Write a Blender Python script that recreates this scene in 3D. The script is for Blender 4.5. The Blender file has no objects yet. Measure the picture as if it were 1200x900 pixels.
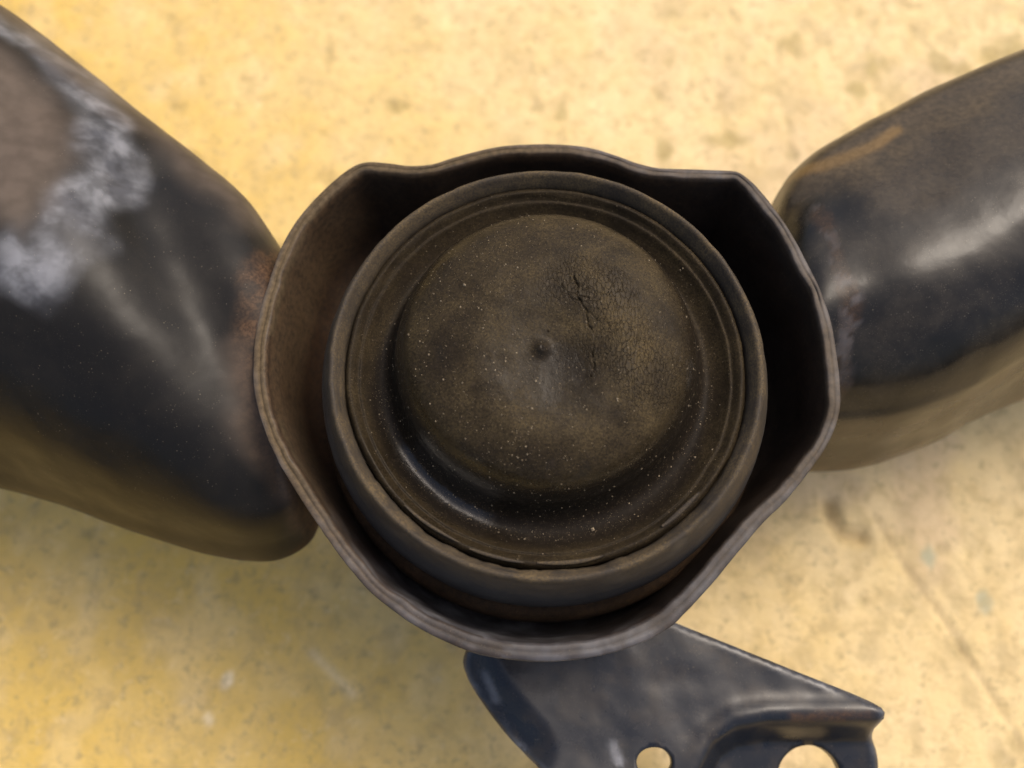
import bpy, math
import numpy as np
from mathutils import geometry, Vector

MM = 0.001
LIFT = 30.0            # the arm's own z = 0 lies 30 mm above the board
R = math.radians

# ------------------------------------------------------------------ camera, sky, sun, exposure
scene = bpy.context.scene
cam_d = bpy.data.cameras.new('camera')
cam = bpy.data.objects.new('camera', cam_d)
scene.collection.objects.link(cam)
scene.camera = cam
cam.location = (0.0, -0.05006, 0.24407)
cam.rotation_euler = (R(18), 0, 0)
cam_d.sensor_width = 36.0
cam_d.lens = 36.0 * 1082.0 / 1200.0
cam_d.clip_start = 0.005
cam_d.clip_end = 50.0
cam_d.dof.use_dof = True
cam_d.dof.focus_distance = 0.163
cam_d.dof.aperture_fstop = 11.0

SUN_EL, SUN_AZ = 57.0, 48.0        # azimuth clockwise from +Y
world = bpy.data.worlds.new('World')
scene.world = world
world.use_nodes = True
wn = world.node_tree.nodes
wl = world.node_tree.links
bg = wn['Background']
sky = wn.new('ShaderNodeTexSky')
sky.sky_type = 'NISHITA'
sky.sun_disc = False
sky.sun_elevation = R(SUN_EL)
sky.sun_rotation = R(SUN_AZ)
sky.air_density = 1.0
sky.dust_density = 7.0
sky.ozone_density = 0.2
wl.new(sky.outputs[0], bg.inputs[0])
bg.inputs[1].default_value = 0.145

sun_d = bpy.data.lights.new('sun', 'SUN')
sun = bpy.data.objects.new('sun', sun_d)
scene.collection.objects.link(sun)
sun_d.energy = 0.6
sun_d.angle = R(22)
sun_d.color = (1.0, 0.94, 0.85)
sd = Vector((math.sin(R(SUN_AZ)) * math.cos(R(SUN_EL)), math.cos(R(SUN_AZ)) * math.cos(R(SUN_EL)), math.sin(R(SUN_EL))))
sun.rotation_euler = sd.to_track_quat('Z', 'Y').to_euler()
sun.location = sd * 1.5

scene.view_settings.view_transform = 'Standard'
scene.view_settings.look = 'None'
scene.view_settings.gamma = 1.0
scene.view_settings.use_curve_mapping = False
scene.view_settings.exposure = 0.4

# ------------------------------------------------------------------ numpy noise
def _hash(ix, iy, iz, seed):
    h = (ix * 374761393 + iy * 668265263 + iz * 2147483647 + seed * 1274126177) & 0xffffffff
    h = ((h ^ (h >> 13)) * 1274126177) & 0xffffffff
    h = ((h ^ (h >> 16)) * 2246822519) & 0xffffffff
    return ((h ^ (h >> 15)) & 0xffff) / 65535.0

def vnoise(x, y, z=0.0, seed=0):
    x, y, z = np.broadcast_arrays(np.asarray(x, float), np.asarray(y, float), np.asarray(z, float))
    ix, iy, iz = (np.floor(v).astype(np.int64) for v in (x, y, z))
    fx, fy, fz = x - ix, y - iy, z - iz
    fx, fy, fz = (t * t * (3 - 2 * t) for t in (fx, fy, fz))
    out = 0.0
    for dx in (0, 1):
        for dy in (0, 1):
            for dz in (0, 1):
                w = (fx if dx else 1 - fx) * (fy if dy else 1 - fy) * (fz if dz else 1 - fz)
                out = out + w * _hash(ix + dx, iy + dy, iz + dz, seed)
    return out                                   # 0..1

def fbm(x, y, z=0.0, seed=0, octaves=4):
    a, s, t = 0.5, 0.0, 0.0
    for k in range(octaves):
        s = s + a * vnoise(np.asarray(x) * 2 ** k, np.asarray(y) * 2 ** k, np.asarray(z) * 2 ** k, seed + 17 * k)
        t += a
        a *= 0.5
    return s / t

def sstep(a, b, x):
    t = np.clip((x - a) / (b - a), 0, 1)
    return t * t * (3 - 2 * t)

def poly_dist(px, py, pts, closed=False):
    """Distance of points to a polyline."""
    pts = np.asarray(pts, float)
    best = np.full(np.shape(px), 1e9)
    n = len(pts)
    for i in range(n if closed else n - 1):
        a, b = pts[i], pts[(i + 1) % n]
        d = b - a
        t = np.clip(((px - a[0]) * d[0] + (py - a[1]) * d[1]) / max(d @ d, 1e-9), 0, 1)
        best = np.minimum(best, np.hypot(px - a[0] - t * d[0], py - a[1] - t * d[1]))
    return best

def inside(px, py, pts):
    pts = np.asarray(pts, float)
    c = np.zeros(np.shape(px), bool)
    n = len(pts)
    for i in range(n):
        (x0, y0), (x1, y1) = pts[i], pts[(i + 1) % n]
        if y0 == y1:
            continue
        hit = ((y0 > py) != (y1 > py)) & (px < (x1 - x0) * (py - y0) / (y1 - y0) + x0)
        c ^= hit
    return c

def resample(pts, n, closed=True, smooth=2):
    """Evenly spaced, Catmull-Rom smoothed resampling of a polyline (any dimension)."""
    pts = np.asarray(pts, float)
    m = len(pts)
    segs = m if closed else m - 1
    out = []
    for i in range(segs):
        if closed:
            p0, p1, p2, p3 = (pts[(i + k) % m] for k in (-1, 0, 1, 2))
        else:
            p0, p1, p2, p3 = (pts[min(max(i + k, 0), m - 1)] for k in (-1, 0, 1, 2))
        for t in np.linspace(0, 1, 12, endpoint=False):
            out.append(0.5 * ((2 * p1) + (p2 - p0) * t + (2 * p0 - 5 * p1 + 4 * p2 - p3) * t * t + (3 * p1 - p0 - 3 * p2 + p3) * t ** 3))
    if closed:
        out.append(out[0])
    else:
        out.append(pts[-1])
    out = np.array(out)
    L = np.concatenate([[0], np.cumsum(np.linalg.norm(np.diff(out, axis=0), axis=1))])
    q = np.linspace(0, L[-1], n + 1 if closed else n)
    if closed:
        q = q[:-1]
    return np.stack([np.interp(q, L, out[:, k]) for k in range(out.shape[1])], 1)

# ------------------------------------------------------------------ object helpers
ROOT_AT = np.array([6.0, 4.0, 0.0])

def link(o):
    scene.collection.objects.link(o)
    return o

def mesh_obj(name, V, F, mat, parent=None, attrs=None, smooth=True, lift=LIFT):
    """V in millimetres (the arm's own frame); made relative to the thing's base point."""
    V = np.asarray(V, float)
    off = ROOT_AT if parent is not None else np.zeros(3)
    W = (V + np.array([0, 0, lift]) - off) * MM
    me = bpy.data.meshes.new(name)
    me.from_pydata(W.tolist(), [], F if isinstance(F, list) else F.tolist())
    me.update()
    for k, v in (attrs or {}).items():
        v = np.asarray(v, float)
        if v.ndim == 1:
            a = me.attributes.new(k, 'FLOAT', 'POINT')
            a.data.foreach_set('value', v.astype(np.float32))
        else:
            a = me.attributes.new(k, 'FLOAT_VECTOR', 'POINT')
            a.data.foreach_set('vector', v.astype(np.float32).ravel())
    me.materials.append(mat)
    if smooth:
        me.polygons.foreach_set('use_smooth', np.ones(len(me.polygons), bool))
    o = link(bpy.data.objects.new(name, me))
    if parent is not None:
        o.parent = parent
    return o

def grid_faces(n, m, wrap_n=False, wrap_m=False):
    """Quads for a grid of n rows by m columns."""
    i = np.arange(n if wrap_n else n - 1)
    j = np.arange(m if wrap_m else m - 1)
    I, J = np.meshgrid(i, j, indexing='ij')
    I2, J2 = (I + 1) % n, (J + 1) % m
    return np.stack([I * m + J, I2 * m + J, I2 * m + J2, I * m + J2], -1).reshape(-1, 4)

# ------------------------------------------------------------------ material helpers
class NT:
    def __init__(self, name):
        self.m = bpy.data.materials.new(name)
        self.m.use_nodes = True
        self.t = self.m.node_tree
        self.b = self.t.nodes['Principled BSDF']
        co = self.t.nodes.new('ShaderNodeTexCoord')
        mp = self.t.nodes.new('ShaderNodeMapping')
        mp.inputs['Scale'].default_value = (1000, 1000, 1000)
        self.t.links.new(co.outputs['Object'], mp.inputs['Vector'])
        self.co = mp.outputs[0]

    def _in(self, sock, v):
        if isinstance(v, bpy.types.NodeSocket):
            self.t.links.new(v, sock)
        else:
            sock.default_value = v

    def noise(self, scale, detail=6.0, rough=0.6, dist=0.0):
        n = self.t.nodes.new('ShaderNodeTexNoise')
        self.t.links.new(self.co, n.inputs['Vector'])
        n.inputs['Scale'].default_value = scale
        n.inputs['Detail'].default_value = detail
        n.inputs['Roughness'].default_value = rough
        n.inputs['Distortion'].default_value = dist
        return n.outputs['Fac']

    def voronoi(self, scale, feature='F1', out='Distance', vec=None):
        n = self.t.nodes.new('ShaderNodeTexVoronoi')
        n.feature = feature
        self.t.links.new(vec or self.co, n.inputs['Vector'])
        n.inputs['Scale'].default_value = scale
        return n.outputs[out]

    def ramp(self, fac, a, b, lo=0.0, hi=1.0):
        n = self.t.nodes.new('ShaderNodeMapRange')
        n.interpolation_type = 'SMOOTHSTEP'
        self._in(n.inputs['Value'], fac)
        n.inputs['From Min'].default_value = a
        n.inputs['From Max'].default_value = b
        n.inputs['To Min'].default_value = lo
        n.inputs['To Max'].default_value = hi
        return n.outputs[0]

    def mix(self, fac, a, b):
        n = self.t.nodes.new('ShaderNodeMix')
        n.data_type = 'RGBA'
        self._in(n.inputs[0], fac)
        self._in(n.inputs[6], a if isinstance(a, bpy.types.NodeSocket) else (*a, 1))
        self._in(n.inputs[7], b if isinstance(b, bpy.types.NodeSocket) else (*b, 1))
        return n.outputs[2]

    def math(self, op, a, b=0.0):
        n = self.t.nodes.new('ShaderNodeMath')
        n.operation = op
        self._in(n.inputs[0], a)
        self._in(n.inputs[1], b)
        return n.outputs[0]

    def attr(self, name, vec=False):
        n = self.t.nodes.new('ShaderNodeAttribute')
        n.attribute_name = name
        return n.outputs['Color' if vec else 'Fac']

    def normal_z(self):
        g = self.t.nodes.new('ShaderNodeNewGeometry')
        s = self.t.nodes.new('ShaderNodeSeparateXYZ')
        self.t.links.new(g.outputs['Normal'], s.inputs[0])
        return s.outputs[2]

    def bump(self, h, strength=0.3, dist=0.1, prev=None):
        n = self.t.nodes.new('ShaderNodeBump')
        n.inputs['Strength'].default_value = strength
        n.inputs['Distance'].default_value = dist * MM
        self.t.links.new(h, n.inputs['Height'])
        if prev is not None:
            self.t.links.new(prev, n.inputs['Normal'])
        return n.outputs[0]

    def done(self, color, rough, normal=None, metal=0.0, spec=0.5):
        self._in(self.b.inputs['Base Color'], color if isinstance(color, bpy.types.NodeSocket) else (*color, 1))
        self._in(self.b.inputs['Roughness'], rough)
        self._in(self.b.inputs['Metallic'], metal)
        self._in(self.b.inputs['Specular IOR Level'], spec)
        if normal is not None:
            self.t.links.new(normal, self.b.inputs['Normal'])
        return self.m

def mat_painted_steel(name, base=(0.011, 0.0105, 0.010), rough=(0.15, 0.27), dust=0.30, spec=0.26, fine=1.0):
    """Black stove paint with dust film, rust spots and scuffs; attributes wear_sheen / grime_lit / rust / ochre add marks, some of them painted reflections."""
    m = NT(name)
    n1 = m.noise(0.09, 6, 0.62, 0.4)
    n2 = m.noise(0.9 * fine, 5 if fine == 1 else 1.5, 0.6)
    n3 = m.noise(5.0 * fine, 3, 0.6)
    film = m.math('MULTIPLY', m.ramp(n1, 0.38, 0.72), m.ramp(n2, 0.25, 0.75, 0.55, 1.0))
    c = m.mix(m.math('MULTIPLY', film, dust), base, (0.085, 0.07, 0.05))
    # fine dust specks
    v = m.voronoi(1.5)
    sp = m.math('MULTIPLY', m.ramp(v, 0.10, 0.22, 1, 0), m.ramp(m.noise(0.45, 3, 0.6), 0.5, 0.72))
    c = m.mix(m.math('MULTIPLY', sp, 0.55), c, (0.20, 0.17, 0.12))
    v2 = m.voronoi(2.7)
    sp2 = m.math('MULTIPLY', m.ramp(v2, 0.08, 0.27, 1, 0), m.ramp(m.noise(0.33, 4, 0.7), 0.40, 0.64))
    c = m.mix(m.math('MULTIPLY', sp2, 0.5 * fine), c, (0.15, 0.125, 0.09))
    rust = m.math('MULTIPLY', m.attr('rust'), m.ramp(n2, 0.3, 0.62, 0.35, 1.0))
    c = m.mix(rust, c, m.mix(m.ramp(n3, 0.35, 0.65), (0.045, 0.022, 0.011), (0.115, 0.062, 0.030)))
    wear_sheen = m.math('MULTIPLY', m.attr('wear_sheen'), m.ramp(m.noise(0.16, 3, 0.5, 0.3), 0.36, 0.62, 0.45, 1.0))
    c = m.mix(wear_sheen, c, m.mix(m.ramp(m.noise(0.15, 3, 0.5), 0.35, 0.65), (0.17, 0.18, 0.21), (0.50, 0.52, 0.57)))
    c = m.mix(m.attr('ochre'), c, (0.27, 0.155, 0.040))
    ga, gb = ((0.068, 0.049, 0.027), (0.125, 0.090, 0.050)) if fine == 1 else ((0.088, 0.068, 0.052), (0.118, 0.092, 0.072))
    c = m.mix(m.attr('grime_lit'), c, m.mix(m.ramp(n2, 0.3, 0.7), ga, gb))
    r = m.ramp(n1, 0.3, 0.7, *rough)
    r = m.math('ADD', r, m.math('MULTIPLY', m.math('ADD', m.attr('rust'), m.attr('grime_lit')), 0.22))
    nb = m.bump(m.noise(0.16, 2, 0.5), 0.25, 0.5)
    nb = m.bump(n2, 0.18, 0.08, nb)
    nb = m.bump(n3, 0.25, 0.03, nb)
    return m.done(c, r, nb, 0.0, spec)

def mat_rubber(name, base, dusty, rough=(0.42, 0.62), amount=0.8):
    """Old dusty rubber; attribute dust = how much film lies there, plus some painted light and shade, wrinkle = leathery crazing."""
    m = NT(name)
    n1 = m.noise(0.10, 5, 0.6, 0.3)
    n2 = m.noise(1.1, 5, 0.65)
    n3 = m.noise(4.0, 4, 0.7)
    film = m.math('MULTIPLY', m.attr('dust'), m.math('MULTIPLY', m.ramp(n1, 0.32, 0.68, 0.30, 1.05), m.ramp(m.noise(2.6, 5, 0.75), 0.38, 0.62, 0.30, 1.2)))
    c = m.mix(m.math('MULTIPLY', film, amount), base, dusty)
    c = m.mix(m.math('MULTIPLY', m.ramp(n2, 0.5, 0.72), 0.30), c, (0.060, 0.044, 0.030))
    v = m.voronoi(1.6)
    sp = m.math('MULTIPLY', m.ramp(v, 0.06, 0.20, 1, 0), m.ramp(m.noise(0.3, 4, 0.7), 0.42, 0.66))
    c = m.mix(m.math('MULTIPLY', sp, 0.55), c, (0.26, 0.20, 0.12))
    v2 = m.voronoi(3.1)
    sp2 = m.math('MULTIPLY', m.ramp(v2, 0.08, 0.26, 1, 0), m.ramp(m.noise(0.7, 4, 0.7), 0.40, 0.62))
    c = m.mix(m.math('MULTIPLY', sp2, 0.6), c, (0.17, 0.125, 0.065))
    c = m.mix(m.math('MULTIPLY', m.ramp(m.noise(2.2, 4, 0.8), 0.5, 0.66), 0.5), c, base)
    rr = m.math('ADD', m.ramp(n1, 0.3, 0.7, *rough), m.math('MULTIPLY', m.math('MAXIMUM', film, m.math('MULTIPLY', m.attr('matte'), 0.7)), 0.55))
    # wrinkles: stretched cells, only where the attribute asks
    mp = m.t.nodes.new('ShaderNodeMapping')
    mp.inputs['Rotation'].default_value = (0, 0, R(62))
    mp.inputs['Scale'].default_value = (1.0, 0.32, 1.0)
    m.t.links.new(m.co, mp.inputs['Vector'])
    add = m.t.nodes.new('ShaderNodeVectorMath')
    nz = m.t.nodes.new('ShaderNodeTexNoise')
    nz.inputs['Scale'].default_value = 0.6
    m.t.links.new(m.co, nz.inputs['Vector'])
    m.t.links.new(mp.outputs[0], add.inputs[0])
    m.t.links.new(nz.outputs['Color'], add.inputs[1])
    e = m.voronoi(1.7, 'DISTANCE_TO_EDGE', 'Distance', add.outputs[0])
    wr = m.math('MULTIPLY', m.ramp(e, 0.0, 0.10, 1, 0), m.attr('wrinkle'))
    c = m.mix(m.math('MULTIPLY', wr, 0.5), c, base)
    wr = m.math('SUBTRACT', 0.0, wr)
    nb = m.bump(wr, 0.9, 0.12)
    nb = m.bump(m.noise(0.5, 4, 0.6), 0.25, 0.25, nb)
    nb = m.bump(n3, 0.45, 0.06, nb)
    return m.done(c, rr, nb, 0.0, m.math('SUBTRACT', 0.55, m.math('MULTIPLY', m.ramp(m.math('MAXIMUM', m.attr('dust'), m.attr('matte')), 0.05, 0.35), 0.45)))

M = {
    'arm': mat_painted_steel('black_painted_arm'),
    'left_arm': mat_painted_steel('black_painted_left_arm', (0.011, 0.0105, 0.010), (0.28, 0.40), 0.08, 0.15, 0.3),
    'collar': mat_painted_steel('black_painted_collar', (0.011, 0.010, 0.010), (0.34, 0.5), 0.16, 0.22),
    'bracket': mat_painted_steel('black_painted_bracket', (0.011, 0.013, 0.018), (0.22, 0.36), 0.10, 0.42),
    'body': mat_painted_steel('mount_body_paint', (0.010, 0.007, 0.006), (0.35, 0.55), 0.15, 0.3),
    'ring': mat_rubber('ring_rubber', (0.034, 0.031, 0.029), (0.150, 0.110, 0.058), (0.36, 0.5)),
    'cap': mat_rubber('cap_rubber', (0.012, 0.009, 0.006), (0.104, 0.076, 0.036), (0.17, 0.26)),
}
_g = NT('dust_grain')
M['grain'] = _g.done(_g.mix(_g.ramp(_g.noise(0.6, 2), 0.35, 0.65), (0.11, 0.08, 0.045), (0.30, 0.24, 0.155)), 0.9)

# ------------------------------------------------------------------ the board (worn yellow paint)
def build_ground():
    def axis(lo, hi, step, far):
        a = np.arange(lo, hi + step / 2, step)
        l = lo - np.geomspace(6, far, 20)[::-1]
        h = hi + np.geomspace(6, far, 20)
        return np.concatenate([l, a, h])
    xs = axis(-200, 200, 1.0, 600)
    ys = axis(-120, 200, 1.0, 600)
    X, Y = np.meshgrid(xs, ys, indexing='ij')
    low = fbm(X / 70, Y / 70, 0.3, 5, 3)
    mid = fbm(X / 16, Y / 16, 0.7, 9, 5)
    fin = fbm(X / 4.5, Y / 4.5, 1.3, 21, 4)
    Z = (low - 0.5) * 1.2 + (mid - 0.5) * 1.3 + (fin - 0.5) * 0.45
    pits = sstep(0.66, 0.78, fbm(X / 6.5, Y / 8.5, 2.2, 33, 3))
    Z -= pits * 0.5
    # one deep dent with a curved lip, and a long scratch
    dent = poly_dist(X, Y, [(85.0, -4.5), (85.6, -9.0), (88.0, -12.2), (92.5, -13.2)])
    Z -= 2.6 * np.exp(-(dent / 2.0) ** 2)
    scr = poly_dist(X + (mid - 0.5) * 3, Y, [(97, -8), (103, -20), (113, -38), (127, -65)])
    scratch = np.exp(-(scr / 0.8) ** 2) * sstep(0.25, 0.5, fin)
    Z -= 0.7 * scratch
    # albedo: intact yellow paint to the left, rubbed to cream on the right
    keep = np.clip(sstep(70, -120, X + 34 * (low - 0.5) * 2 + 0.45 * (Y - 40)) * 0.9 + (mid - 0.5) * 0.75, 0, 1)
    yellow = np.array([0.70, 0.475, 0.115])
    cream = np.array([0.75, 0.575, 0.285])
    col = cream + (yellow - cream) * keep[..., None]
    pale = sstep(0.48, 0.75, fbm(X / 10, Y / 13, 4.1, 51, 4)) * (0.55 + 0.25 * (X > 0))
    col = col + (np.array([0.84, 0.66, 0.37]) - col) * (0.55 * pale)[..., None]
    pink = sstep(0.48, 0.74, fbm(X / 22, Y / 22, 6.1, 77, 4)) * sstep(-40, 120, X)
    col = col + (np.array([0.62, 0.46, 0.31]) - col) * (0.45 * pink)[..., None]
    grey = sstep(0.46, 0.74, fbm(X / 5.0, Y / 6.0, 8.1, 91, 5)) * (0.35 + 0.65 * sstep(-80, 130, X))
    col = col + (np.array([0.36, 0.27, 0.125]) - col) * (0.40 * grey)[..., None]
    col = col + (np.array([0.38, 0.30, 0.12]) - col) * (0.28 * pits)[..., None]
    def blot(px, py, rx, ry, c, k, seed):
        nonlocal col
        d = np.hypot((X - px) / rx, (Y - py) / ry) + (fbm(X / 3.5, Y / 3.5, 0, seed, 3) - 0.5) * 1.4
        col = col + (np.array(c) - col) * (k * sstep(1.15, 0.45, d))[..., None]
    for i, (px, py, rx, ry) in enumerate([(134, 136, 4, 5), (151, 138, 8, 4), (141, 133, 4, 3), (114, 134.6, 5, 5), (88, 143, 4, 6),
                                          (160, 141, 7, 5), (15.7, 117.5, 2.5, 4), (108, 125, 4, 5), (66, 108, 6, 3), (46, 104, 3, 5), (-112, -13, 3, 2), (-36, 120, 5, 3)]):
        blot(px, py, rx, ry, (0.30, 0.23, 0.065), 0.6, 200 + i)
    blot(109.5, -18.9, 2.2, 4.2, (0.33, 0.37, 0.26), 0.7, 301)
    blot(122.4, -29.5, 2.2, 3.6, (0.33, 0.37, 0.27), 0.6, 302)
    blot(-72, -49.1, 1.7, 2.2, (0.86, 0.72, 0.46), 0.9, 303)
    blot(-76.3, -58.8, 1.8, 2.0, (0.86, 0.72, 0.46), 0.8, 304)
    st = poly_dist(X, Y, [(-51, -42.5), (-46, -47), (-40, -52.5)])
    col = col + (np.array([0.84, 0.68, 0.40]) - col) * (0.6 * np.exp(-(st / 1.2) ** 2))[..., None]
    col = col + (np.array([0.33, 0.25, 0.13]) - col) * (0.5 * np.exp(-(dent / 1.7) ** 2))[..., None]
    col = col + (np.array([0.38, 0.29, 0.16]) - col) * (0.55 * scratch)[..., None]
    V = np.stack([X, Y, Z], -1).reshape(-1, 3)
    n, mth = len(xs), len(ys)
    F = grid_faces(n, mth)
    # thickness: a skirt and an underside 22 mm lower
    edge = np.concatenate([np.arange(n) * mth, (n - 1) * mth + np.arange(1, mth), (np.arange(n - 2, -1, -1)) * mth + mth - 1, np.arange(mth - 2, 0, -1)])
    base = V[edge].copy()
    base[:, 2] = -22
    k0 = len(V)
    ne = len(edge)
    V = np.concatenate([V, base])
    nxt = np.roll(np.arange(ne), -1)
    skirt = np.stack([edge, edge[nxt], k0 + nxt, k0 + np.arange(ne)], 1)
    F = [tuple(q) for q in np.concatenate([F, skirt]).tolist()] + [tuple((k0 + np.arange(ne)).tolist())]
    colv = np.concatenate([col.reshape(-1, 3), col.reshape(-1, 3)[edge]])
    m = NT('worn_yellow_paint')
    c = m.attr('paint', True)
    c = m.mix(m.math('MULTIPLY', m.ramp(m.noise(0.5, 6, 0.7), 0.52, 0.72), 0.25), c, (0.40, 0.29, 0.12))
    c = m.mix(m.math('MULTIPLY', m.ramp(m.noise(0.23, 5, 0.65), 0.55, 0.75), 0.22), c, (0.85, 0.66, 0.36))
    c = m.mix(m.math('MULTIPLY', m.ramp(m.noise(0.16, 7, 0.8, 0.5), 0.47, 0.64), 0.45), c, (0.46, 0.33, 0.145))
    c = m.mix(m.math('MULTIPLY', m.ramp(m.noise(0.36, 5, 0.7, 0.3), 0.54, 0.66), 0.50), c, (0.33, 0.25, 0.12))
    c = m.mix(m.math('MULTIPLY', m.ramp(m.noise(0.3, 6, 0.75, 0.6), 0.55, 0.7), 0.35), c, (0.86, 0.70, 0.42))
    nb = m.bump(m.noise(0.4, 6, 0.7), 0.6, 0.8)
    mat = m.done(c, m.ramp(m.noise(0.2), 0.3, 0.7, 0.5, 0.75), nb, 0.0, 0.4)
    g = mesh_obj('ground', V, F, mat, None, {'paint': colv}, lift=-0.9)
    g['kind'] = 'structure'
    g['label'] = 'worn yellow painted board with rubbed cream patches and small dents'
build_ground()

# ------------------------------------------------------------------ the suspension arm
root = link(bpy.data.objects.new('suspension_arm', None))
root.empty_display_size = 0.02
root.location = (ROOT_AT * MM).tolist()
root['label'] = 'black steel suspension arm with round collar, rubber cap and two curved arms'
root['category'] = 'suspension arm'

# ---- collar -------------------------------------------------------
COLLAR = [(-47.4, 5.2), (-47.6, 11.1), (-47.0, 17.1), (-45.9, 23.2), (-44.4, 29.4), (-42.1, 35.3), (-39.1, 40.1), (-35.2, 44.8), (-31.7, 47.9),
          (-28.7, 49.0), (-24.5, 48.7), (-20.2, 48.1), (-16.0, 48.5), (-11.8, 50.0), (-6.8, 51.4), (-1.7, 52.3), (3.4, 52.5), (9.3, 52.3), (15.3, 51.4),
          (20.3, 49.6), (24.4, 47.7), (28.6, 46.3), (33.6, 46.0), (38.7, 45.8), (42.8, 45.6), (45.0, 44.8), (47.6, 42.0), (50.5, 37.3), (53.3, 31.8),
          (55.7, 25.9), (57.8, 19.7), (59.1, 13.6), (59.6, 7.7), (59.7, 1.9), (59.4, -2.1), (58.2, -6.1), (56.0, -10.0), (52.8, -14.2), (48.6, -19.0),
          (43.7, -23.5), (39.4, -28.2), (34.1, -34.0), (29.5, -38.6), (27.2, -40.7), (22.8, -43.1), (17.1, -45.0), (11.3, -46.1), (5.7, -46.5), (0.0, -46.2),
          (-5.7, -45.3), (-11.4, -43.2), (-17.2, -40.2), (-23.2, -35.9), (-27.0, -32.1), (-30.9, -27.4), (-34.5, -22.6), (-37.4, -18.5), (-40.5, -13.9),
          (-43.5, -8.5), (-45.8, -2.9), (-46.9, 1.1)]
CX, CY = 6.0, 4.0

def build_collar():
    N = 420
    P = resample(COLLAR, N)
    T = np.roll(P, -1, 0) - np.roll(P, 1, 0)
    T /= np.linalg.norm(T, axis=1)[:, None]
    nrm = np.stack([T[:, 1], -T[:, 0]], 1)                    # the outline runs clockwise: this points inwards
    if ((np.array([CX, CY]) - P) * nrm).sum() < 0:
        nrm = -nrm
    for _ in range(6):
        nrm = (np.roll(nrm, 1, 0) + nrm + np.roll(nrm, -1, 0)) / 3
    nrm /= np.linalg.norm(nrm, axis=1)[:, None]
    ang = np.arctan2(P[:, 1] - CY, P[:, 0] - CX)
    rad = np.hypot(P[:, 0] - CX, P[:, 1] - CY)
    toc = np.stack([CX - P[:, 0], CY - P[:, 1]], 1) / rad[:, None]
    th = 2.0 + 0.9 * np.exp(-((ang + 1.4) / 0.95) ** 2) + 0.25 * np.exp(-((np.abs(ang) - 3.0) / 0.5) ** 2)
    th = th + (vnoise(P[:, 0] / 5, P[:, 1] / 5, 0, 4) - 0.5) * 0.5
    z0 = 54 + 1.4 * np.sin(2 * ang + 0.4) + (vnoise(P[:, 0] / 14, P[:, 1] / 14, 0, 8) - 0.5) * 0.8
    rough = (vnoise(P[:, 0] / 2.2, P[:, 1] / 2.2, 0, 14) - 0.5)
    rows, rust, wear_sheen, grime_lit = [], [], [], []
    def row(off, z, ru, we=0.0, gr=0.0, towards=None, jit=0.0):
        q = P + nrm * (off + rough * jit)[:, None] if np.ndim(off) else P + nrm * (off + rough[:, None] * jit)
        if towards is not None:
            q = q + toc * towards if np.isscalar(towards) else q + toc * towards[:, None]
        zz = z + np.zeros(N)
        rows.append(np.concatenate([q, zz[:, None]], 1))
        rust.append(np.zeros(N) + ru)
        wear_sheen.append(np.zeros(N) + we)
        grime_lit.append(np.zeros(N) + gr)
    blend = np.clip((rad - 24) / 10, 0, 1)
    row(0.0, -30.0, 0.0, towards=rad - 24.0)
    row(0.0, -28.8, 0.0, towards=rad - 25.2)
    row(0.0, 2.0, 0.0, towards=rad - 27.5)
    row(0.0, 14.0, 0.05, towards=np.maximum(rad - 33, 0) * 0.8)
    row(0.0, 24.0, 0.1, towards=4.5)
    row(0.0, 34.0, 0.1, towards=2.0)
    row(0.25, z0 - 9, 0.15, 0.12)
    row(0.1, z0 - 4, 0.2, 0.18)
    row(0.0, z0 - 1.4, 0.25, 0.25)
    row(0.02, z0 - 0.22, 0.6, 0.1, jit=0.10)
    row(0.22, z0 - 0.02, 0.9, 0.08, 0.5, jit=0.15)
    row(0.9, z0 + 0.05, 0.7, 0.15, 0.6, jit=0.2)
    row(th * 0.46, z0 - 0.02, 0.6, 0.06, 0.65, jit=0.2)
    row(th * 0.54, z0 - 0.02 - 0.34 * np.exp(-((np.abs(ang) - 2.9) / 0.6) ** 2), 0.6, 0.0, 0.65, jit=0.2)
    row(th * 0.62, z0 - 0.02, 0.6, 0.06, 0.65, jit=0.2)
    row(th * 0.85, z0 + 0.03, 0.7, 0.12, 0.65, jit=0.25)
    row(th, z0 - 0.2, 0.8, 0.05, 0.3, jit=0.3)
    row(th + 0.25, z0 - 1.3, 0.6, 0, 0.1, jit=0.2)
    row(th + 0.5, z0 - 3.0, 0.35)
    row(th + 0.9, z0 - 6.0, 0.30)
    row(th + 1.3, z0 - 10, 0.35)
    row(th + 1.9, 38, 0.3)
    row(th + 2.8, 32, 0.2)
    row(th + 4.5, 28, 0.2)
    row(th + 8.0, 26, 0.2)
    row(th, 25.5, 0.2, towards=rad - 29)
    row(th * 0, 25.4, 0.2, towards=rad - 10)
    V = np.concatenate(rows)
    # hammered, not perfectly even pressing
    K = len(rows)
    big = (fbm(V[:, 0] / 12, V[:, 1] / 12, V[:, 2] / 12, 61, 3) - 0.5)
    side = (V[:, 2] < 50) & (V[:, 2] > 5)
    dirn = np.tile(toc, (K, 1))
    V[:, :2] += dirn * (big * 1.0 * side)[:, None]
    F = grid_faces(K, N, False, True)
    F = [tuple(q) for q in F.tolist()] + [tuple(range((K - 1) * N, K * N)), tuple(range(N - 1, -1, -1))]
    ru = np.concatenate(rust)
    gr = np.concatenate(grime_lit)
    we = np.concatenate(wear_sheen)
    A = np.tile(ang, K)
    # left inner wall's lit brown and lower outer wall's sky sheen put into colour
    leftw = np.exp(-((np.abs(A) - 2.9) / 0.6) ** 2)
    gr = gr + np.where((V[:, 2] < 53) & (V[:, 2] > 34), 0.45 * leftw, 0)
    top = np.exp(-((A - 1.9) / 0.9) ** 2)
    rightw = np.exp(-(A / 0.8) ** 2)
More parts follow.
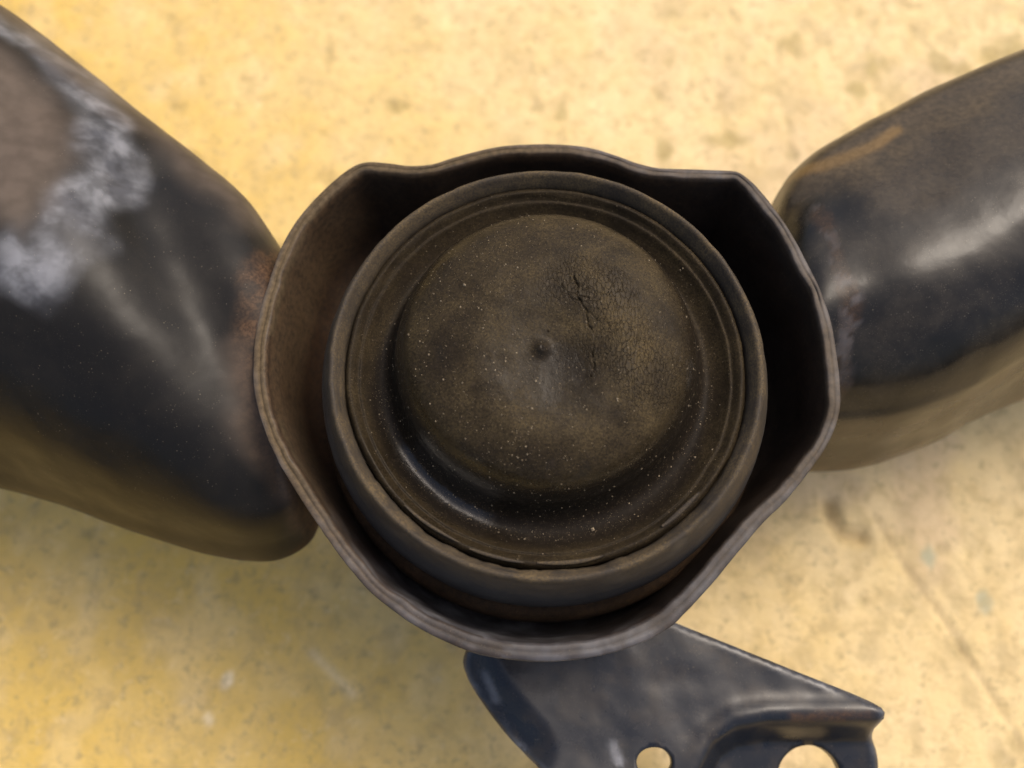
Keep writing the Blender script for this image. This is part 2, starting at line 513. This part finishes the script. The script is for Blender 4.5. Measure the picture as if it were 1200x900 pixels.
    gr = gr * np.where(V[:, 2] > 52.0, 0.12 + 1.5 * np.clip(top + leftw + 0.6 * rightw, 0, 1), np.clip(top + leftw, 0, 1))
    ru = ru * np.where(V[:, 2] > 52.0, 0.2 + 0.8 * np.clip(top + leftw, 0, 1), 0.55 + 1.9 * leftw)
    low = np.exp(-((A + 1.9) / 0.5) ** 2)
    we = we + np.where(V[:, 2] < 54, 0.35 * low, 0)
    cut = np.zeros(K)
    cut[10:16] = 1
    we = we + np.repeat(cut, N) * (0.02 + 0.36 * np.clip(top + 0.7 * leftw + 0.4 * rightw, 0, 1))
    o = mesh_obj('collar', V, F, M['collar'], root, {'rust': np.clip(ru, 0, 1), 'wear_sheen': np.clip(we, 0, 1), 'grime_lit': np.clip(gr, 0, 1), 'ochre': ru * 0})
    o['label'] = 'scalloped pressed steel collar with rusty rim'
build_collar()

# ---- lofted arms ---------------------------------------------------
def loft(U, L, prof, stations, nphi, post=None):
    """U, L: matching edge points; prof(t) -> list of (a, z); a=+1 lies on U and a=-1 on L."""
    U, L = np.asarray(U, float), np.asarray(L, float)
    E = resample(np.concatenate([U, L], 1), stations, closed=False)
    rows = []
    for i, e in enumerate(E):
        t = i / (stations - 1)
        half = 0.5 * np.hypot(*(e[:2] - e[2:]))
        q = resample([(a_ * half, z_) for a_, z_ in prof(t)], nphi, closed=True)
        a = (q[:, 0] / half + 1) / 2
        xy = e[2:][None] * (1 - a[:, None]) + e[:2][None] * a[:, None]
        rows.append(np.concatenate([xy, q[:, 1:2]], 1))
    return np.array(rows)

def close_ends(K, N):
    return [tuple(range(N - 1, -1, -1)), tuple(range((K - 1) * N, K * N))]

def normals_of(G):
    du = np.gradient(G, axis=0)
    dv = np.roll(G, -1, 1) - np.roll(G, 1, 1)
    n = np.cross(du, dv)
    n /= np.maximum(np.linalg.norm(n, axis=2, keepdims=True), 1e-9)
    c = G.mean(1, keepdims=True)
    if ((G - c) * n).sum() < 0:
        n = -n
    return n

def arm_faces(G):
    K, N = G.shape[:2]
    F = grid_faces(K, N, False, True)
    a, b, c = (G.reshape(-1, 3)[F[:, k]] for k in range(3))
    fn = np.cross(b - a, c - a)
    ctr = np.repeat(G.mean(1), N, 0)[:len(F)]
    if ((a - ctr) * fn).sum() < 0:
        F = F[:, ::-1]
    return [tuple(q) for q in F.tolist()] + close_ends(K, N)[1:]

def trim_to_collar(G):
    """Arm ends stop inside the collar's wall."""
    out = resample(COLLAR, 240)
    X, Y = G[..., 0], G[..., 1]
    depth = np.interp(G[..., 2], [5, 14, 24, 34, 45], [15, 13, 6.0, 3.2, 1.3])
    d = poly_dist(X, Y, out, True)
    inn = inside(X, Y, out)
    push = np.where(inn, np.maximum(d - depth, 0), 0)
    rr = np.hypot(X - CX, Y - CY)
    H = G.copy()
    for _ in range(3):
        H[..., 0] += (X - CX) / rr * push
        H[..., 1] += (Y - CY) / rr * push
        d = poly_dist(H[..., 0], H[..., 1], out, True)
        push = np.where(inside(H[..., 0], H[..., 1], out), np.maximum(d - depth, 0), 0)
    return H

def build_left_arm():
    U = [(-31.0, 24.0), (-43.2, 30.0), (-47.2, 34.6), (-56.1, 47.4), (-68.0, 57.7), (-84.4, 70.6), (-103.5, 85.5), (-116.5, 93.9), (-142.8, 108.7), (-183.0, 126.2), (-215, 138)]
    L = [(-26.0, -11.5), (-38.2, -16.5), (-42.0, -23.0), (-49.5, -25.8), (-62.4, -24.2), (-77.6, -20.2), (-93.4, -14.5), (-105.7, -10.9), (-130.5, -4.7), (-163.4, 4.2), (-192, 12)]
    def prof(t):
        top = np.interp(t, [0, 0.06, 0.25, 0.45, 1.0], [49, 51, 62, 75, 92])
        eq = np.interp(t, [0, 0.3, 1], [38, 40, 48])
        bot = np.interp(t, [0, 0.2, 1], [14, 10, 8])
        h = top - eq
        d = eq - bot
        return [(1.0, eq), (0.95, eq + 0.36 * h), (0.80, eq + 0.66 * h), (0.52, eq + 0.90 * h), (0.15, top), (-0.25, eq + 0.93 * h), (-0.56, eq + 0.68 * h),
                (-0.77, eq + 0.32 * h), (-0.88, eq), (-0.95, eq - 0.28 * d), (-1.0, eq - 0.62 * d), (-0.80, eq - 0.92 * d), (-0.3, bot), (0.4, bot), (0.85, eq - 0.85 * d), (0.98, eq - 0.4 * d)]
    G = loft(U, L, prof, 200, 220)
    n = normals_of(G)
    X, Y, Z = G[..., 0], G[..., 1], G[..., 2]
    up = np.clip(n[..., 2] * 1.3 + 0.15, 0, 1)
    val = poly_dist(X, Y, [(-70, 42), (-61, 24), (-53, 8), (-45, -8), (-38, -24)])
    rid = poly_dist(X, Y, [(-84, 36), (-72, 12), (-60, -8), (-50, -25)])
    fl = sstep(-62, -40, X + 0.25 * (Y - 5))
    disp = -3.6 * np.exp(-(val / 8.0) ** 2) + 0.9 * np.exp(-(rid / 11.0) ** 2) + 1.2 * fl
    G = G + n * (disp * up)[..., None]
    # dents in the pressing
    big = fbm(X / 20, Y / 20, Z / 20, 71, 3) - 0.5
    G = G + n * (big * 1.6)[..., None]
    dent = poly_dist(X, Y, [(-96, 40), (-93, 52)])
    G = G - n * (2.2 * np.exp(-(dent / 9) ** 2) * up)[..., None]
    X, Y, Z = (G[..., k].ravel() for k in range(3))
    nz = n[..., 2].ravel()
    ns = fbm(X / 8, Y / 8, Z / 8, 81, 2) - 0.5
    # pale crescent and brown patch behind it: sky reflection painted into the colour
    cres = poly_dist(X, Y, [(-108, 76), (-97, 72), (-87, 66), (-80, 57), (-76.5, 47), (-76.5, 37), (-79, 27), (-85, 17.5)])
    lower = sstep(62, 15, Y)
    wear_sheen = sstep(6.2 + 1.5 * lower, 1.0, cres + ns * 9) * (nz > 0.1) * 0.40
    SC = [(-130, 85), (-108, 76), (-97, 70), (-87, 62), (-80, 53), (-77, 42), (-79, 29), (-84, 21), (-92, 24), (-130, 30)]
    sheen_core = inside(X + ns * 5, Y + ns * 5, SC) * (nz > 0.1)
    dP = poly_dist(X, Y, SC, True)
    grime_lit = sheen_core * sstep(0, 8, dP) * 0.85
    # dusty upper flank; the lit tan of the collar flare put into the colour
    flank = sstep(9, 2, poly_dist(X, Y, [(-52, 41), (-62, 51), (-74, 61), (-92, 75), (-112, 90)]) + ns * 7)
    flare = sstep(7, 1, poly_dist(X, Y, [(-50, 8), (-47, -4), (-42, -14), (-38, -20)]) + ns * 6)
    grime_lit = np.clip(grime_lit + 0.55 * flank + 0.5 * flare, 0, 1)
    rust = sstep(5, 1, poly_dist(X, Y, [(-44, 31), (-48, 22), (-49, 10), (-46, -4), (-40, -18)]) + ns * 4) * 0.7
    G = trim_to_collar(G)
    rust = np.clip(rust + 0.55 * sstep(0.30, 0.0, nz) * (Y < 20) * (0.6 + 0.8 * ns), 0, 1)
    o = mesh_obj('arm_tube', G.reshape(-1, 3), arm_faces(G), M['left_arm'], root, {'wear_sheen': wear_sheen, 'grime_lit': grime_lit, 'rust': rust, 'ochre': 0 * X})
    o['label'] = 'wide arm tube with a sky reflection painted on as a grey crescent'
build_left_arm()

def build_right_arm():
    U = [(42.0, 32.0), (51.0, 38.5), (57.0, 50.5), (61.5, 56.8), (68.5, 62.2), (86.5, 71.8), (103.1, 79.7), (117.7, 85.4), (142.9, 93.7), (181.1, 103.3), (215, 110)]
    L = [(46.0, 0.5), (57.6, -2.0), (61.0, -3.5), (69.6, -4.3), (80.2, -3.1), (93.3, 1.4), (105.8, 7.8), (120.4, 13.5), (144.7, 21.8), (180.5, 30.4), (212, 37)]
    def prof(t):
        k = np.interp(t, [0, 0.15, 0.4, 1], [-5, -2, 2, 6])
        return [(1.0, 34), (0.985, 40 + k), (0.90, 47 + k), (0.70, 50.5 + k), (0.40, 54.8 + k), (0.08, 57.5 + k), (-0.22, 57.8 + k), (-0.50, 54.0 + k), (-0.70, 47.5 + k), (-0.82, 40 + k * 0.7),
                (-0.86, 36), (-0.92, 26), (-1.0, 12), (-0.95, 8), (-0.6, 6), (0.2, 6), (0.8, 9), (0.97, 20)]
    G = loft(U, L, prof, 190, 220)
    n = normals_of(G)
    X, Y, Z = G[..., 0], G[..., 1], G[..., 2]
    up = np.clip(n[..., 2] * 1.3 + 0.15, 0, 1)
    neck = poly_dist(X, Y, [(62, 42), (66, 22), (70, 4), (74, -2)])
    G = G - n * (0.7 * np.exp(-(neck / 6.5) ** 2) * up)[..., None]
    G = G + n * ((fbm(X / 20, Y / 20, Z / 20, 171, 3) - 0.5) * 1.5)[..., None]
    X, Y, Z = (G[..., k].ravel() for k in range(3))
    nz = n[..., 2].ravel()
    ns = fbm(X / 5, Y / 5, Z / 5, 181, 4) - 0.5
    flank = sstep(14, 2, poly_dist(X, Y, [(60, 50), (70, 57), (90, 67), (112, 76)]) + ns * 9) * (nz > 0)
    film = sstep(16, 2, poly_dist(X, Y, [(78, 46), (95, 54), (112, 60)]) + ns * 14) * (nz > 0)
    ochre = sstep(2.0, 0.7, poly_dist(X, Y, [(59.5, 51.3), (63.9, 51.2), (69.0, 52.6), (74.3, 54.8), (79.1, 58.5)]) + ns * 1.2) * (nz > 0)
    seam = sstep(2.2, 0.6, np.abs(poly_dist(X, Y, [(60.5, 40), (62.5, 24), (63.0, 8), (62.5, -2)]) - 0.2) + ns * 4)
    wear_sheen = np.clip(0.10 * seam * (vnoise(X / 2, Y / 2, 0, 5) > 0.5), 0, 1)
    G = trim_to_collar(G)
    o = mesh_obj('arm_tube', G.reshape(-1, 3), arm_faces(G), M['arm'], root,
                 {'wear_sheen': wear_sheen, 'grime_lit': np.clip(0.55 * flank + 0.32 * film, 0, 1), 'rust': np.clip(0.35 * seam + 0.7 * sstep(0.30, 0.05, nz) * (Y < 45) * (0.7 + 0.8 * ns), 0, 1), 'ochre': 0.85 * ochre})
    o['label'] = 'glossy arm tube with an ochre drip near the collar'
build_right_arm()

# ---- bracket plate --------------------------------------------------
def build_bracket():
    OUT = [(6.9, -33.5), (-5.5, -38.5), (-9.6, -44.6), (-9.0, -48.6), (-6.3, -53.0), (-1.6, -58.9), (2.5, -63.0), (6.5, -66.8), (12.8, -74.2), (22.2, -80.0),
           (47.6, -82.0), (63.7, -80.0), (70.2, -74.5), (73.0, -67.5), (72.9, -62.5), (71.0, -58.6), (72.1, -55.9), (71.2, -54.2), (66.6, -51.9), (58.6, -48.7),
           (50.5, -45.5), (42.3, -42.2), (33.2, -38.6), (27.4, -36.0), (18, -33)]
    outl = resample(OUT, 190)
    def ring(cx, cy, rx, ry, n):
        a = np.linspace(0, 2 * math.pi, n, endpoint=False)
        return np.stack([cx + rx * np.cos(a), cy + ry * np.sin(a)], 1)
    h1 = ring(27.3, -64.3, 3.5, 2.7, 40)
    h2 = ring(59.4, -68.3, 6.6, 6.6, 56)
    gx, gy = np.meshgrid(np.arange(-12, 74, 0.8), np.arange(-83, -32, 0.8), indexing='ij')
    gx, gy = gx.ravel(), gy.ravel()
    ok = inside(gx, gy, outl) & (poly_dist(gx, gy, outl, True) > 0.5)
    for h in (h1, h2):
        ok &= ~inside(gx, gy, h) & (poly_dist(gx, gy, h, True) > 0.4)
    inner = np.stack([gx[ok], gy[ok]], 1)
    pts = np.concatenate([outl, h1, h2, inner])
    edges, s = [], 0
    for n in (len(outl), len(h1), len(h2)):
        edges += [(s + i, s + (i + 1) % n) for i in range(n)]
        s += n
    r = geometry.delaunay_2d_cdt([Vector(p) for p in pts], edges, [], 0, 1e-5)
    V2 = np.array([tuple(v) for v in r[0]])
    tri = np.array([f for f in r[2] if len(f) == 3])
    cen = V2[tri].mean(1)
    keep = inside(cen[:, 0], cen[:, 1], outl) & ~inside(cen[:, 0], cen[:, 1], h1) & ~inside(cen[:, 0], cen[:, 1], h2)
    tri = tri[keep]
    X, Y = V2[:, 0], V2[:, 1]
    FOLD = [(33.0, -90), (35.5, -66), (38.6, -60.8), (43.5, -58.2), (50, -57.2), (90, -57.0), (90, -90)]
    d = poly_dist(X, Y, FOLD, True)
    inn = inside(X, Y, FOLD)
    sd_ = np.where(inn, d, -d)
    edge = poly_dist(X, Y, outl, True)
    z = 24.0 - 7.5 * sstep(-0.8, 4.5, sd_) - 0.22 * np.clip(sd_ - 3, 0, 30)
    z += 1.2 * np.exp(-((sd_ + 2.2) / 2.0) ** 2) * sstep(30, 46, X)          # raised bead along the fold
    z -= 0.5 * sstep(1.0, 0.0, edge)                                          # softened sheared edge
    z -= 3.0 * sstep(7, 0, poly_dist(X, Y, [(-10, -46), (-6, -53), (2, -62)]))  # turned-down left edge
    z += (fbm(X / 14, Y / 14, 0, 131, 3) - 0.5) * 1.3
    nV = len(V2)
    V = np.concatenate([np.stack([X, Y, z], 1), np.stack([X, Y, z - 3.6], 1)])
    e1 = tri[0]
    a, b, c = V2[e1]
    if (b[0] - a[0]) * (c[1] - a[1]) - (b[1] - a[1]) * (c[0] - a[0]) < 0:
        tri = tri[:, ::-1]
    F = tri.tolist() + (tri[:, ::-1] + nV).tolist()
    ec = {}
    for t in tri.tolist():
        for k in range(3):
            ec[(t[k], t[(k + 1) % 3])] = 1
    for (p, q) in list(ec):
        if (q, p) not in ec:
            F.append([q, p, p + nV, q + nV])
    ns = fbm(X / 3.5, Y / 3.5, 0, 141, 4) - 0.5
    we = sstep(1.6, 0.2, edge + ns * 2) * 0.22 + 0.45 * sstep(1.3, 0.3, poly_dist(X, Y, [(-5.5, -48), (-4.6, -50), (-3.2, -53)])) \
        + 0.6 * sstep(1.5, 0.3, poly_dist(X, Y, [(19.5, -61.5), (20.5, -64)]) + ns)
    ru = 0.8 * sstep(1.4, 0.2, poly_dist(X, Y, [(55, -56.4), (62, -55.9), (69, -55.6)]) + ns * 2.5)
    gr = 0.14 * sstep(-0.05, 0.2, ns)
    at = {'wear_sheen': np.tile(we, 2), 'rust': np.tile(ru, 2), 'grime_lit': np.tile(gr, 2), 'ochre': np.zeros(2 * nV)}
    o = mesh_obj('bracket', V, F, M['bracket'], root, at)
    o['label'] = 'folded mounting plate with two round holes'
build_bracket()

# ---- rubber mount: body, ring, cap ----------------------------------
def lathe(name, prof, n, mat, parent, wob=None, attr=None, closed_center=True, shift=0.0):
    prof = np.asarray(prof, float)
    th = np.linspace(0, 2 * math.pi, n, endpoint=False)
    Rr, Tt = np.meshgrid(prof[:, 0], th, indexing='ij')
    Zz = np.repeat(prof[:, 1:2], n, 1)
    X, Y = CX + Rr * np.cos(Tt), CY + Rr * np.sin(Tt)
    if wob is not None:
        dr, dz = wob(Rr, Tt, X, Y, Zz)
        Rr = Rr + dr
        Zz = Zz + dz
        X, Y = CX + Rr * np.cos(Tt), CY + Rr * np.sin(Tt)
    V = np.stack([X, Y + shift * sstep(31.5, 26.0, Rr), Zz], -1).reshape(-1, 3)      # cap sits a little off centre
    K = len(prof)
    F = [tuple(q) for q in grid_faces(K, n, False, True).tolist()]
    if closed_center:
        F.append(tuple(range((K - 1) * n, K * n)))
    A = attr(Rr, Tt, X, Y, Zz) if attr else {}
    return mesh_obj(name, V, F, mat, parent, {k: np.broadcast_to(v, X.shape).ravel() for k, v in A.items()})

def dense(prof, n):
    return resample(prof, n, closed=False)

mount = lathe('mount_body', dense([(27, 27), (30, 27.2), (39.5, 30), (42.6, 33.5), (43.2, 36.5), (42.6, 39.0), (40.5, 40.6), (38.2, 42.0), (37.6, 46), (37.0, 50), (34, 51), (20, 51)], 90), 240, M['body'], root,
              attr=lambda r, t, x, y, z: {'rust': 0.75 * sstep(35, 39.5, z) * sstep(41.8, 40, z) * (0.4 + 0.6 * vnoise(x / 6, y / 6, 0, 3)), 'wear_sheen': 0 * r, 'grime_lit': 0.15 + 0 * r, 'ochre': 0 * r})
mount['label'] = 'dark rusty body shoulder under the rubber ring'

def ring_wob(r, t, x, y, z):
    j = (fbm(x / 3.2, y / 3.2, z / 3, 301, 3) - 0.5)
    lowside = np.exp(-(((t - 4.45 + math.pi) % (2 * math.pi) - math.pi) / 1.1) ** 2)
    inner = sstep(37.3, 36.2, r)
    tear = (vnoise(np.cos(t) * 9, np.sin(t) * 9, 0, 311) - 0.5) * 1.1 + (vnoise(np.cos(t) * 30, np.sin(t) * 30, 0, 312) - 0.5) * 0.5
    return j * 0.18 + inner * tear * (0.12 + 0.55 * lowside), j * 0.3
def ring_attr(r, t, x, y, z):
    ns = fbm(x / 4, y / 4, z / 4, 321, 4)
    lowside = np.exp(-(((t - 4.5 + math.pi) % (2 * math.pi) - math.pi) / 1.15) ** 2)
    streak = vnoise(np.cos(t) * 6, np.sin(t) * 6, r * 2.6 + z * 1.7, 331)
    d = np.clip(sstep(51.0, 59.5, z) * (0.30 + 1.3 * (ns - 0.35) + 0.55 * streak) + sstep(58.2, 60.2, z) * 0.35 * (ns > 0.42) + sstep(56, 60, z) * 0.45 * sstep(-0.1, 0.6, np.sin(t)), 0, 1)  # dust, plus the upper crest's lit tan highlight put into it
    d = d * (1 - 0.85 * lowside * sstep(37.8, 38.8, r))
    return {'dust': np.clip(d, 0, 1), 'wrinkle': 0 * r}
ring = lathe('rubber_ring', dense([(36.5, 42), (39.6, 43.5), (41.0, 46), (41.25, 49), (41.1, 51.6), (40.6, 54.2), (39.8, 56.8), (39.0, 58.9), (38.4, 60.2), (38.0, 60.7), (37.6, 60.75), (37.2, 60.4), (36.8, 59.7), (36.4, 58.9), (36.1, 58.0), (35.8, 56.5), (35.2, 54.5), (33.0, 54)], 170),
             620, M['ring'], mount, ring_wob, ring_attr, False)
ring['label'] = 'dusty rubber ring with a torn inner lip'

CRACKS = [([(p[0], p[1] - 3.0) for p in q], w, d * 0.8) for q, w, d in [
          ([(10.1, 17.2), (11.0, 14.8), (10.8, 12.9), (12.2, 10.4), (12.8, 7.7), (13.5, 5.7), (13.2, 3.0), (13.5, 0.7), (12.9, -0.8)], 0.13, 0.42),
          ([(8.4, 15.2), (9.1, 13.5), (10.8, 12.9), (13.2, 12.4)], 0.10, 0.22),
          ([(13.6, 11.4), (15.2, 9.3), (16.0, 7.1)], 0.10, 0.18),
          ([(9.2, 13.1), (10.2, 12.3), (11.6, 12.0)], 0.10, 0.20),
          ([(10.4, 15.3), (12.2, 14.9), (13.0, 14.1)], 0.10, 0.18),
          ([(12.6, 10.6), (13.8, 8.8), (14.2, 7.2)], 0.10, 0.16)]]
def cap_wob(r, t, x, y, z):
    dz = 0 * r
    plate = sstep(25.5, 22.5, r)
    dz += plate * (fbm(x / 9, y / 9, 0, 401, 3) - 0.5) * 0.7
    dz += plate * -2.0 * sstep(15, 1.5, np.hypot(x - 7.5, y + 0.8))             # shallow hollow round the pip
    dz += plate * 1.5 * np.exp(-((np.hypot((x - 17.0) / 1.1, (y - 3) / 1.6)) / 6.5) ** 2)   # swollen patch beside the cracks
    pip = np.hypot(x - 5.0, y - 1.0)
    dz += 0.95 * np.exp(-(pip / 1.2) ** 2)
    dz += np.exp(-(pip / 0.9) ** 2) * (vnoise(x / 0.35, y / 0.35, 0, 407) - 0.5) * 0.35
    jx = (vnoise(x / 0.6, y / 0.6, 0, 411) - 0.5) * 0.5
    jy = (vnoise(x / 0.6, y / 0.6, 0, 412) - 0.5) * 0.5
    near = r < 24
    for pts, w, dep in CRACKS:
        d = poly_dist(x + jx, y + jy, pts)
        k = vnoise(x / 1.1, y / 1.1, 0, 413)
        dz -= near * dep * np.exp(-(d / (w * 0.8)) ** 2) * (0.25 + 1.1 * sstep(0.3, 0.62, k))
        dz += near * 0.02 * np.exp(-((d - 0.35) / 0.3) ** 2)                           # raised crack edge
    fine = (fbm(x / 1.6, y / 1.6, z / 1.6, 421, 3) - 0.5)
    dr = fine * 0.10 * (r > 20) + (vnoise(np.cos(t) * 7, np.sin(t) * 7, z, 431) - 0.5) * 0.35 * sstep(31.5, 33.5, r)
    return dr, dz + fine * 0.10
def cap_attr(r, t, x, y, z):
    ns = fbm(x / 6, y / 6, 0, 441, 4)
    d = sstep(26.0, 22.6, r + 0.8 * (ns - 0.5)) * (0.42 + 1.1 * (ns - 0.25)) * 0.9
    d = d * (1 - 0.6 * sstep(10, 3.0, np.hypot(x - 9.5, y + 4.5)))  # shade below the pip painted in by thinning the dust tone
    d = d + 0.8 * sstep(7.5, 1.0, np.hypot((x - 17.5) / 1.0, (y - 2) / 1.7)) * sstep(27, 23, r)
    d = d + sstep(28.2, 30.2, r - 3.0 * sstep(0.25, -0.55, np.sin(t + 0.25))) * (0.30 + 0.5 * (ns - 0.3))
    a = ((t - 2.3 + math.pi) % (2 * math.pi) - math.pi)
    d = d * (1 - 0.35 * np.exp(-(a / 0.8) ** 2) * sstep(10, 15, r) * sstep(24, 20, r))
    w = sstep(9, 2, poly_dist(x, y, [(11, 12), (17, 4), (23, -4)]) + (ns - 0.5) * 9) * 0.9 + 0.08
    g = ((t - 4.02 + math.pi) % (2 * math.pi) - math.pi)
    matte = sstep(26.2, 27.6, r) * (1 - np.exp(-(g / 0.50) ** 4))                # gritty floor, wiped clean on one side
    return {'dust': np.clip(d, 0, 1), 'wrinkle': w * (r < 26), 'matte': np.maximum(matte, 0.29 * (r < 22.5))}
CAP_OFF = 1.6
cap_prof = [(35.9, 54.5), (35.8, 57.4), (35.4, 58.5), (34.8, 58.8), (34.3, 58.4), (33.9, 57.9), (33.5, 57.5), (33.2, 57.6), (32.9, 57.4), (32.3, 56.7), (31.5, 55.9), (30.6, 55.2), (29.6, 54.8), (28.7, 55.1), (28.0, 56.0),
            (27.4, 57.5), (26.9, 59.4), (26.4, 61.5), (25.8, 63.4), (24.9, 65.3), (23.7, 67.0), (22.0, 68.4), (19.8, 69.5), (17.0, 70.5), (13.5, 71.4), (9.0, 72.1), (4.0, 72.6), (1.0, 72.7), (0.12, 72.7)]
cap = lathe('rubber_cap', dense(cap_prof, 420), 1000, M['cap'], mount, cap_wob, cap_attr, shift=CAP_OFF)
cap['label'] = 'cracked brown rubber cap with a small centre pip'

# flakes of torn rubber along the gap
def flake(t0, t1, r0, z0, w, lift_):
    n = 22
    rows = []
    for i in range(n):
        s = i / (n - 1)
        t = t0 + (t1 - t0) * s
        ww = w * math.sin(math.pi * (0.08 + 0.88 * s)) ** 0.6
        rr = r0 + 0.06 * math.sin(5 * s + t0 * 5)
        zz = z0 + lift_ * s * s
        for (dr, dz) in ((-ww / 2, 0), (-ww / 2, 0.30), (ww / 2, 0.34), (ww / 2, 0)):
            rows.append((CX + (rr + dr) * math.cos(t), CY + (rr + dr) * math.sin(t), zz + dz))
    F = [tuple(q) for q in grid_faces(n, 4, False, True).tolist()] + [(3, 2, 1, 0), tuple(range(4 * n - 4, 4 * n))]
    V = np.array(rows)
    mesh_obj('rubber_flake', V, F, M['ring'], mount, {'dust': np.full(len(V), 0.75), 'wrinkle': np.zeros(len(V))})
for a0, a1, r0, z0, w, lf in [(3.95, 4.28, 34.9, 58.8, 0.55, 0.4), (4.33, 4.60, 35.1, 58.9, 0.6, 0.5), (4.66, 4.98, 35.0, 58.9, 0.7, 0.2), (5.30, 5.55, 34.6, 58.8, 0.8, 0.8)]:
    flake(a0, a1, r0, z0, w, lf)

# ---- loose grains of grit on the cap and ring -----------------------
def build_grains():
    rng = np.random.default_rng(7)
    pr = resample(cap_prof, 400, closed=False)
    order = np.argsort(pr[:, 0])
    V, F = [], []
    octv = np.array([(1, 0, 0), (-1, 0, 0), (0, 1, 0), (0, -1, 0), (0, 0, 1), (0, 0, -1)], float)
    octf = [(0, 2, 4), (2, 1, 4), (1, 3, 4), (3, 0, 4), (2, 0, 5), (1, 2, 5), (3, 1, 5), (0, 3, 5)]
    cnt = 0
    while cnt < 2300:
        r = 35.0 * math.sqrt(rng.random())
        t = rng.random() * 2 * math.pi
        x, y = CX + r * math.cos(t), CY + r * math.sin(t)
        # denser to the left and in the lower trough
        k = 0.25 + 0.55 * (x < 4) * (r < 24) + 0.85 * (r > 25) * (r < 31) * (math.sin(t) < 0.2) - 0.15 * (r > 31)
        if rng.random() > k * (0.3 + 1.2 * float(vnoise(x / 5, y / 5, 0, 505))):
            continue
        z = float(np.interp(r, pr[order, 0], pr[order, 1]))
        dr_, dz_ = cap_wob(np.array([[r]]), np.array([[t]]), np.array([[x]]), np.array([[y]]), np.array([[z]]))
        s = 0.04 + 0.13 * rng.random() ** 4 + (0.18 * rng.random() if rng.random() < 0.03 else 0)
        sc = s * (0.7 + 0.6 * rng.random(3))
        a = rng.random() * 6.28
        p = octv * sc
        p = np.stack([p[:, 0] * math.cos(a) - p[:, 1] * math.sin(a), p[:, 0] * math.sin(a) + p[:, 1] * math.cos(a), p[:, 2]], 1)
        p += np.array([x + float(dr_[0, 0]) * math.cos(t), y + float(dr_[0, 0]) * math.sin(t) + CAP_OFF * float(sstep(31.5, 26.0, r)), z + float(dz_[0, 0]) + s * 0.25])
        b = 6 * cnt
        V.append(p)
        F += [(b + f[0], b + f[1], b + f[2]) for f in octf]
        cnt += 1
    o = mesh_obj('dust_grains', np.concatenate(V), F, M['grain'], mount, smooth=False)
    o['kind'] = 'stuff'
build_grains()
